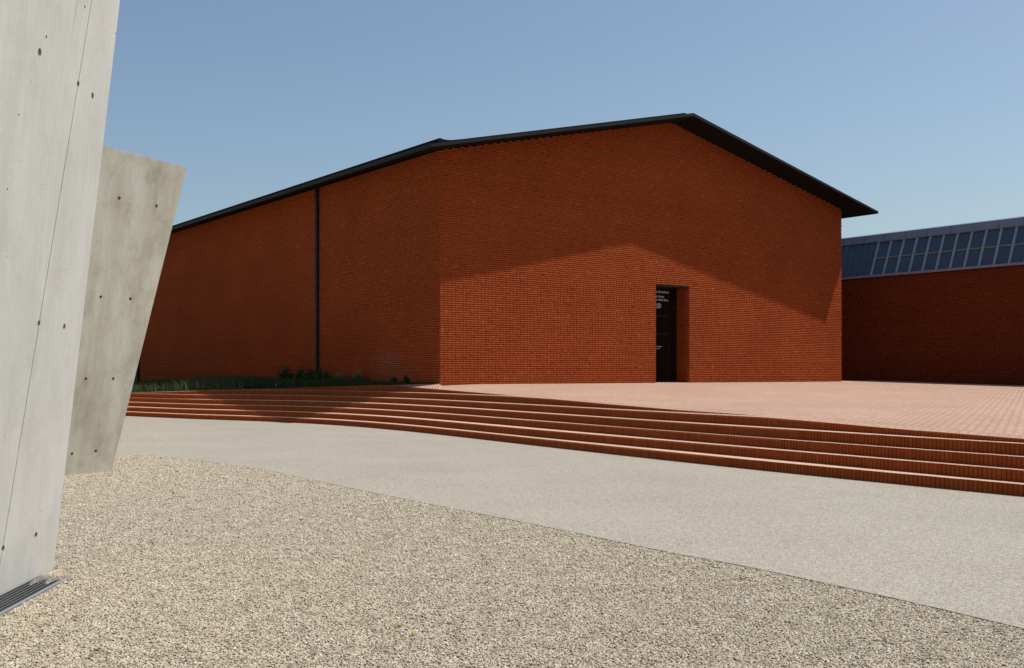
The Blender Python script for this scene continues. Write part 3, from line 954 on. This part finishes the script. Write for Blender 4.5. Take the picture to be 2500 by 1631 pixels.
def slab(name, pts, n, thick, mat, origin, parent, cutters=()):
    """polygon pts on a plane, thickened backwards, tie holes cut in"""
    bm = bmesh.new()
    f = [bm.verts.new(p - origin) for p in pts]
    b = [bm.verts.new(p - n * thick - origin) for p in pts]
    m = len(pts)
    bm.faces.new(f); bm.faces.new(b[::-1])
    for i in range(m):
        j = (i + 1) % m
        bm.faces.new((f[i], b[i], b[j], f[j]))
    bmesh.ops.recalc_face_normals(bm, faces=bm.faces[:])
    vert = [e for e in bm.edges]
    bmesh.ops.bevel(bm, geom=vert, offset=0.006, segments=2, affect='EDGES')
    o = bm_obj(name, bm, mat, parent)
    if cutters:
        cb = bmesh.new()
        z = n.to_track_quat('Z', 'Y').to_matrix().to_4x4()
        for (c, r) in cutters:
            mt = Matrix.Translation(c - origin - n * 0.012) @ z
            bmesh.ops.create_cone(cb, cap_ends=True, segments=20, radius1=r * 0.45, radius2=r * 1.2, depth=0.06, matrix=mt)
        me = bpy.data.meshes.new('cut'); cb.to_mesh(me); cb.free()
        me.materials.append(M['hole'])
        co = bpy.data.objects.new('cut', me); COL.objects.link(co)
        md = o.modifiers.new('holes', 'BOOLEAN'); md.operation = 'DIFFERENCE'; md.object = co; md.solver = 'EXACT'
        md.material_mode = 'TRANSFER'
        if parent is not None: co.parent = parent
        bpy.context.view_layer.update()
        dg = bpy.context.evaluated_depsgraph_get()
        new = bpy.data.meshes.new_from_object(o.evaluated_get(dg))
        o.modifiers.clear()
        old = o.data; o.data = new
        bpy.data.meshes.remove(old)
        bpy.data.objects.remove(co); bpy.data.meshes.remove(me)
    return o

# near wall: foot on x = -3.12, leaning out over the gravel a little
LEAN = 0.10
nA = Vector((1, 0, -LEAN)); kA = -3.12; nA_l = nA.length
nA.normalize(); kA = kA / nA_l
fa0 = on_plane(131.4, 1386.6, nA, kA); fa1 = on_plane(293.6, 0, nA, kA)
ja0 = on_plane(0, 1378, nA, kA); ja1 = on_plane(224, 0, nA, kA)
def at_z(p, q, z):
    t = (z - p.z) / (q.z - p.z)
    return p + (q - p) * t
ZT = 6.2
far_b, far_t = at_z(fa0, fa1, -0.25), at_z(fa0, fa1, ZT)
jo_b, jo_t = at_z(ja0, ja1, -0.25), at_z(ja0, ja1, ZT)
def planeA(y, z): return Vector(((kA * nA_l + LEAN * z) , y, z))
org = Vector((-3.12, 6.5, 0))
wallA = empty('leaning_concrete_wall', org)
tag(wallA, 'tall pale grey concrete wall with a vertical joint and a steel grating along its foot', 'concrete wall')
gapv = Vector((0, 0.0013, 0))
hA = [((97, 128), .030), ((191, 205), .026), ((226, 234), .028), ((95, 790), .026), ((157, 798), .026), ((7.5, 1340), .026), ((87.6, 1307), .026),
      ((281, 82), .009), ((207, 17), .012), ((18, 462), .008), ((46, 280), .009), ((113, 90), .012)]
cA = [(on_plane(*p, nA, kA), r) for p, r in hA]
slab('panel', [jo_b + gapv, far_b, far_t, jo_t + gapv], nA, 0.30, M['concrete'], org, wallA, cA)
nb, nt = planeA(2.0, -0.25), planeA(3.2, ZT)
nb = nb; nt = nt
slab('panel', [nb, jo_b - gapv, jo_t - gapv, nt], nA, 0.30, M['concrete'], org, wallA, cA)
# backing behind the joint
bk = [p - nA * 0.03 - org for p in (jo_b + Vector((0, -0.06, 0)), jo_b + Vector((0, 0.06, 0)), jo_t + Vector((0, 0.06, 0)), jo_t + Vector((0, -0.06, 0)))]
mesh_obj('joint_filler', bk, [(0, 1, 2, 3)], M['hole'], wallA)

# second wall, further away, leaning out more strongly
nh = Vector((0.857, -0.516, 0)); b0 = Vector((-5.77, 15.79, 0))
LB = 0.15
nB = Vector((nh.x, nh.y, -LB)); kB = nh.dot(b0); ln = nB.length
nB.normalize(); kB /= ln
br0 = on_plane(273.3, 1149.4, nB, kB); br1 = on_plane(457.2, 409.2, nB, kB)
bl1 = on_plane(253, 355.6, nB, kB)
dirB = (br1 - bl1).normalized()
foot_dir = Vector((0.516, 0.857, 0))
brb = at_z(br0, br1, -0.25)
blt = bl1 - dirB * 3.2
blb = brb - foot_dir * 5.2
orgB = Vector((br0.x, br0.y, 0))
wallB = empty('leaning_concrete_wall', orgB)
tag(wallB, 'darker streaked concrete wall with rows of tie holes, tilted outward, standing in the gravel', 'concrete wall')
hB = [((291, 484), .030), ((382, 503), .030), ((246, 725), .026), ((318.5, 730), .030), ((210, 925), .027), ((276.5, 925), .028), ((176, 1108), .026), ((234, 1101.5), .028)]
slab('panel', [blb, brb, br1, blt], nB, 0.36, M['concrete_dirty'], orgB, wallB, [(on_plane(*p, nB, kB), r) for p, r in hB])

e0, e1 = blb - nB * 0.2, Vector((-19.5, 46.0, 0))
e0 = Vector((e0.x - 0.6, e0.y + 0.8, 0))
n2 = Vector((-(e1 - e0).y, (e1 - e0).x, 0)).normalized()
ring = [e0, e1, e1 + n2 * 9, e0 + n2 * 9]
ring = [p - orgB for p in ring]
rv = [(p.x, p.y, -0.25) for p in ring] + [(p.x, p.y, 4.9 if q in (0, 3) else 6.2) for q, p in enumerate(ring)]
mesh_obj('unseen_rear_building', rv, [(0, 1, 5, 4), (1, 2, 6, 5), (2, 3, 7, 6), (3, 0, 4, 7), (4, 5, 6, 7)], M['concrete_dirty'], wallB)  # mass out of view, added to darken the hall's side wall

# ------------------------------------------------------------------ grating at the foot of the near wall
gr = empty('steel_grating', (-2.98, 6.0, 0))
tag(gr, 'galvanised steel grating with a bright edge angle along the concrete wall foot', 'grating')
GX0, GX1, GY0, GY1 = -3.115 + 2.98, -2.87 + 2.98, -3.0, 1.98
px0, px1, pd = GX0 + 0.001, GX1 + 0.01, -0.3
mesh_obj('pit', [(px0, GY0, pd), (px1, GY0, pd), (px1, GY1, pd), (px0, GY1, pd), (px0, GY0, -0.007), (px1, GY0, -0.007), (px1, GY1, -0.007), (px0, GY1, -0.007)], [(0, 1, 2, 3), (0, 1, 5, 4), (1, 2, 6, 5), (2, 3, 7, 6), (3, 0, 4, 7)], M['fitting_pit_shade'], gr)  # near-black lining paints the pit's shade and covers the sunlit wall foot
nl = 7
lb_mesh = None
for i in range(nl):
    x = GX0 + (GX1 - GX0) * (i + 0.5) / nl
    if lb_mesh is None:
        o = box('grating_bar', -0.00125, 0.00125, GY0, GY1, 0.0005, 0.0032, M['galv'], gr); lb_mesh = o.data
    else:
        o = bpy.data.objects.new('grating_bar', lb_mesh); link(o, gr)
    o.location.x = x
cb_mesh = None
y = GY0 + 0.02
while y < GY1:
    if cb_mesh is None:
        o = box('cross_bar', GX0, GX1, -0.0012, 0.0012, 0.0012, 0.0026, M['galv'], gr); cb_mesh = o.data
    else:
        o = bpy.data.objects.new('cross_bar', cb_mesh); link(o, gr)
    o.location.y = y
    y += 0.034
box('edge_angle', GX1 - 0.003, GX1 + 0.013, GY0, GY1 + 0.02, -0.03, 0.007, M['galv'], gr, 0.003)

# ------------------------------------------------------------------ loose gravel (instanced pebbles on scattered points)
def in_gravel(x, y):
    bxs, bys = BORDER[:, 0], BORDER[:, 1]
    o_ = np.argsort(bys)
    lim = np.interp(y, bys[o_], bxs[o_])         # border x at this depth
    ok = x < lim - 0.004
    # keep out of the walls and the grating
    ok &= ~((x < -3.10) & (y < 8.36) & (x > -3.6)) & ~((x < -3.3) & (y < 8.2))
    ok &= ~((x > -3.12) & (x < -2.845) & (y < 7.78 + 0.10 * np.sin(x * 60)))
    side = (x - b0.x) * nh.x + (y - b0.y) * nh.y
    along = (x - br0.x) * foot_dir.x + (y - br0.y) * foot_dir.y
    ok &= ~((side < 0.0) & (side > -0.5) & (along < 0.0))
    return ok
def scatter(y0, y1, s0, s1, cover, lo, hi):
    """even cover: stone size grows smoothly with distance, number per area falls to match"""
    yy = np.linspace(y0, y1, 400)
    size = s0 + (s1 - s0) * ((yy - y0) / (y1 - y0)) ** 1.3
    w = yy * (hi - lo) / F                       # strip width at that distance
    dens = cover / (math.pi * size ** 2)
    cum = np.concatenate([[0], np.cumsum((w * dens)[:-1] * np.diff(yy))])
    n = int(cum[-1])
    y = np.interp(rng.random(n) * cum[-1], cum, yy)
    x = (rng.uniform(lo, hi, n) - CX) / F * y
    k = in_gravel(x, y)
    return np.stack([x[k], y[k]], 1), np.interp(y[k], yy, size) * np.exp(rng.normal(0, 0.28, k.sum()))
P2, SC = scatter(4.6, 21.5, 0.0052, 0.0115, 0.95, -220, 2700)
Zp = rng.uniform(-0.3, 0.55, len(P2)) * SC - 0.0085
# no undulation in the points; the pebble colour paints the darker hollows
me = bpy.data.meshes.new('gravel_pebbles')
me.vertices.add(len(P2))
me.vertices.foreach_set('co', np.column_stack([P2, Zp]).astype(np.float32).ravel())
a = me.attributes.new('size', 'FLOAT', 'POINT'); a.data.foreach_set('value', SC.astype(np.float32))
me.update()
peb = link(bpy.data.objects.new('gravel_pebbles', me))
me.materials.append(M['pebble'])
tag(peb, 'loose beige and grey pebbles covering the foreground', 'gravel', kind='stuff')
ng = bpy.data.node_groups.new('pebbles', 'GeometryNodeTree')
ng.interface.new_socket('Geometry', in_out='INPUT', socket_type='NodeSocketGeometry')
ng.interface.new_socket('Geometry', in_out='OUTPUT', socket_type='NodeSocketGeometry')
gn, gl = ng.nodes, ng.links
gi, go = gn.new('NodeGroupInput'), gn.new('NodeGroupOutput')
m2p = gn.new('GeometryNodeMeshToPoints')
ico = gn.new('GeometryNodeMeshIcoSphere'); ico.inputs['Radius'].default_value = 1.0; ico.inputs['Subdivisions'].default_value = 2
nz = gn.new('ShaderNodeTexNoise'); nz.inputs['Scale'].default_value = 0.9
sub = gn.new('ShaderNodeVectorMath'); sub.operation = 'SUBTRACT'; sub.inputs[1].default_value = (0.5, 0.5, 0.5)
sc_ = gn.new('ShaderNodeVectorMath'); sc_.operation = 'SCALE'; sc_.inputs['Scale'].default_value = 0.65
sp = gn.new('GeometryNodeSetPosition')
sm = gn.new('GeometryNodeSetMaterial'); sm.inputs['Material'].default_value = M['pebble']
iop = gn.new('GeometryNodeInstanceOnPoints')
rr = gn.new('FunctionNodeRandomValue'); rr.data_type = 'FLOAT_VECTOR'
rr.inputs['Min'].default_value = (-0.5, -0.5, 0); rr.inputs['Max'].default_value = (0.5, 0.5, 6.28)
rs = gn.new('FunctionNodeRandomValue'); rs.data_type = 'FLOAT_VECTOR'
rs.inputs['Min'].default_value = (0.8, 0.6, 0.45); rs.inputs['Max'].default_value = (1.4, 1.0, 0.85); rs.inputs['Seed'].default_value = 5
na = gn.new('GeometryNodeInputNamedAttribute'); na.data_type = 'FLOAT'; na.inputs['Name'].default_value = 'size'
vm = gn.new('ShaderNodeVectorMath'); vm.operation = 'SCALE'
gl.new(gi.outputs[0], m2p.inputs['Mesh'])
gl.new(ico.outputs['Mesh'], sp.inputs['Geometry'])
gl.new(nz.outputs['Color'], sub.inputs[0]); gl.new(sub.outputs[0], sc_.inputs[0]); gl.new(sc_.outputs[0], sp.inputs['Offset'])
gl.new(sp.outputs['Geometry'], sm.inputs['Geometry'])
gl.new(m2p.outputs['Points'], iop.inputs['Points'])
gl.new(sm.outputs['Geometry'], iop.inputs['Instance'])
gl.new(rr.outputs['Value'], iop.inputs['Rotation'])
gl.new(rs.outputs['Value'], vm.inputs[0]); gl.new(na.outputs['Attribute'], vm.inputs['Scale'])
gl.new(vm.outputs[0], iop.inputs['Scale'])
gl.new(iop.outputs['Instances'], go.inputs[0])
md = peb.modifiers.new('pebbles', 'NODES'); md.node_group = ng

# ------------------------------------------------------------------ plants
def blade_mesh(name, base, height, width, lean, mat, parent=None, tone=None):
    """curved two-segment blades; base (n,3)"""
    n = len(base)
    a = rng.uniform(0, 2 * np.pi, n); wa = a + np.pi / 2 + rng.normal(0, 0.4, n)
    d = np.stack([np.cos(a), np.sin(a), np.zeros(n)], 1); w = np.stack([np.cos(wa), np.sin(wa), np.zeros(n)], 1)
    up = np.array([0, 0, 1.0])
    h = height[:, None]; l = lean[:, None]; ww = width[:, None]
    p0 = base; p1 = base + up * h * 0.55 + d * l * h * 0.28; p2 = base + up * h * (1 - 0.25 * l) + d * l * h
    V = np.stack([p0 - w * ww, p0 + w * ww, p1 + w * ww * 0.8, p1 - w * ww * 0.8, p2], 1)
    t = rng.random(n) if tone is None else tone
    return repeat_mesh(name, V, [(0, 1, 2, 3), (3, 2, 4)], mat, parent, {'tone': t})

def bed_points(n, lo, hi, t0=0.0, t1=1.0, pw=1.0):
    px = rng.uniform(lo, hi, n)
    i = np.clip(np.searchsorted(pxs, px), 0, NP - 1)
    t = t0 + (t1 - t0) * rng.random(n) ** pw
    bs = bed_start[i]; bd = np.maximum(back_d[i] - 0.05, bs + 0.02)
    d = bs + (bd - bs) * t
    z = np.array([surf(a, b) for a, b in zip(i, d)]) - 0.02
    return np.stack([(px - CX) / F * d, d, z], 1), px, t

B, px, t = bed_points(26000, 215, 1066)
hh = np.interp(px, [215, 330, 515, 640, 720, 860, 930, 1066], [0.34, 0.36, 0.52, 0.42, 0.34, 0.28, 0.15, 0.10]) * rng.uniform(0.5, 1.25, len(px))
gone = rng.random(len(px)) < np.interp(px, [215, 900, 980, 1066], [0, 0.0, 0.45, 0.6])
B, hh = B[~gone], hh[~gone]
gs = blade_mesh('bed_grass', B, hh, rng.uniform(0.004, 0.009, len(hh)), rng.uniform(0.1, 0.7, len(hh)), M['grass'], tone=rng.random(len(hh)) ** 1.3 * 0.97)
tag(gs, 'dark green grass growing in the shaded bed along the hall', 'grass', kind='stuff')

def leafy(name, px, frac, h, w, nst, label, group, dry=False):
    i = int(np.searchsorted(pxs, px))
    bs, bd = bed_start[i], back_d[i]
    d = bs + (bd - bs) * frac
    base = Vector((Xr[i] * d, d, surf(i, d) - 0.03))
    root = empty(name, base)
    tag(root, label, 'plant', group)
    st_b, st_h, lv = [], [], []
    for s in range(nst):
        a = random.uniform(0, 6.28); r = w * random.random() ** 0.7
        hs = h * random.uniform(0.55, 1.05) * (1 - 0.35 * r / w)
        x, y = r * math.cos(a) * 0.5, r * math.sin(a) * 0.5
        st_b.append((x, y, 0)); st_h.append(hs)
        ox, oy = r * math.cos(a) * 0.6, r * math.sin(a) * 0.6
        for q in range(0 if dry else 26):
            f = random.uniform(0.12, 1.0)
            lv.append((x + ox * f + random.uniform(-.05, .05), y + oy * f + random.uniform(-.05, .05), hs * f))
    st_b = np.array(st_b); st_h = np.array(st_h)
    if dry:
        k = 7
        sb = np.repeat(st_b, k, 0) + rng.normal(0, 0.02, (len(st_b) * k, 3)) * [1, 1, 0]
        blade_mesh('blades', sb, np.repeat(st_h, k) * rng.uniform(0.5, 1.0, len(sb)), np.full(len(sb), 0.0045), rng.uniform(0.25, 0.9, len(sb)), M['weed'], root)
        sb2 = sb[::4]
        blade_mesh('seed_heads', sb2, np.repeat(st_h, k)[::4] * rng.uniform(0.95, 1.3, len(sb2)), np.full(len(sb2), 0.0055), rng.uniform(0.2, 0.6, len(sb2)), M['dry'], root)
    else:
        blade_mesh('stems', st_b, st_h, np.full(len(st_b), 0.006), rng.uniform(0.1, 0.35, len(st_b)), M['weed'], root)
        lv = np.array(lv)
        n = len(lv)
        blade_mesh('leaves', lv, rng.uniform(0.05, 0.11, n), rng.uniform(0.010, 0.022, n), rng.uniform(0.5, 1.0, n), M['weed'], root)
    return root
gname = 'leafy weeds against the side wall'
for (px, fr, h, w) in ((694, .60, 0.98, .30), (730, .70, .78, .36), (756, .60, .74, .34)):
    leafy('leafy_weed', px, fr, h, w, 44, {694: 'tallest dark leafy weed clump by the side wall', 730: 'leafy weed clump standing next to the tallest one by the side wall', 756: 'lower leafy weed clump between two others just before the downpipe'}[px], gname)
leafy('leafy_weed', 782, .55, .72, .34, 44, 'dark leafy weed clump in front of the downpipe foot', gname)
leafy('grass_clump', 822, .60, .76, .34, 34, 'airy grass clump with pale seed heads just right of the downpipe', 'seeding grass clumps', True)
leafy('grass_clump', 866, .60, .86, .36, 44, 'fullest seeding grass clump with bleached stalks beside the steps corner', 'seeding grass clumps', True)
leafy('leafy_weed', 958, .7, .30, .14, 9, 'single thin weed under the pale stain on the side wall', gname)
leafy('leafy_weed', 992, .75, .36, .12, 9, 'slender dark weed near the hall corner', gname)

# white flowers in the grass
B, px, t = bed_points(46, 380, 690, 0.0, 0.35)
bm = bmesh.new()
for b in B:
    bmesh.ops.create_icosphere(bm, subdivisions=1, radius=random.uniform(0.010, 0.018), matrix=Matrix.Translation((b[0], b[1], b[2] + random.uniform(0.08, 0.22))))
fl = bm_obj('small_flowers', bm, M['petal'])
tag(fl, 'tiny white flowers scattered in the bed grass', 'flowers', kind='stuff')

# sprouts in the gravel and in step joints
def sprout(px, py, h, w, nb, label, z=-0.012):
    d = (EYE - z) * F / (py - HY)
    x, y = ray(px, d)
    o = blade_mesh('sprout', rng.normal(0, w, (nb, 3)) * [1, 1, 0], np.abs(rng.normal(h, h * .3, nb)), np.full(nb, 0.0022), rng.uniform(0.3, 1.2, nb), M['sprout'])
    o.location = (x, y, z)
    tag(o, label, 'sprout', 'green sprouts in the gravel')
sprout(973, 1533, 0.035, 0.014, 34, 'largest tuft of yellow green sprouts in the open gravel')
sprout(996, 1536, 0.022, 0.009, 16, 'small sprout tuft right beside the largest one in the gravel')
sprout(1008, 1556, 0.028, 0.011, 24, 'sprout tuft in the gravel nearest to the street side of its group')
sprout(237, 1592, 0.03, 0.012, 20, 'lone bright green sprout in the gravel before the grating')

def step_weed(k, px, frac, label):
    i = int(np.searchsorted(pxs, px))
    d = depth[k + 1][i] - 0.03
    nb = 7
    o = blade_mesh('step_weed', rng.normal(0, 0.02, (nb, 3)) * [1, 1, 0], rng.uniform(0.07, 0.16, nb), np.full(nb, 0.004), rng.uniform(0.3, 0.9, nb), M['dry'])
    o.location = (Xr[i] * d, d, min(TZ[k], surf(i, d)) - 0.006)
    tag(o, label, 'weed', 'weeds in the step joints')
step_weed(5, 886, 0, 'dry weed on the second step from the top below the bed end')
step_weed(3, 1796, 0, 'dry stalk standing on a lower tread at the plaza side')
step_weed(4, 1876, 0, 'dry weed under the topmost riser where it begins to fade out')
step_weed(3, 400, 0, 'dry stalk on the shaded steps beside the tilted concrete wall')

# a few dry leaves lying on the gravel
M['dead_leaf'] = metal_sheet('dead_leaf', (0.36, 0.15, 0.05), 0.8, var=0.5, scale=60)
for px, py, ln, rz, lab in ((105, 1499, 0.030, 0.6, 'curled orange brown dead leaf on the gravel beside the grating'),
                            (456, 1296, 0.022, 2.0, 'small rust coloured dead leaf lying alone in mid gravel'),
                            (523, 1553, 0.026, 1.1, 'narrow dry leaf in the near gravel left of the green sprouts'),
                            (1815, 1412, 0.030, 0.2, 'brown dead leaf in the gravel beside the street edging')):
    d = EYE * F / (py - HY)
    x, y = ray(px, d)
    V = []
    for q in range(6):
        t = q / 5
        w = 0.32 * ln * math.sin(math.pi * min(0.97, t + 0.03)) + 0.0006
        zz = 0.006 + 0.010 * (t - 0.5) ** 2 * 4
        V += [((t - 0.5) * ln * 2, -w, zz + 0.004), ((t - 0.5) * ln * 2, 0, zz), ((t - 0.5) * ln * 2, w, zz + 0.006)]
    Fc = [(3 * q + e, 3 * q + 3 + e, 3 * q + 4 + e, 3 * q + 1 + e) for q in range(5) for e in (0, 1)]
    o = mesh_obj('dead_leaf', V, Fc, M['dead_leaf'])
    o.location = (x, y, -0.011); o.rotation_euler = (0, 0, rz)
    tag(o, lab, 'leaf', 'dead leaves on the gravel')
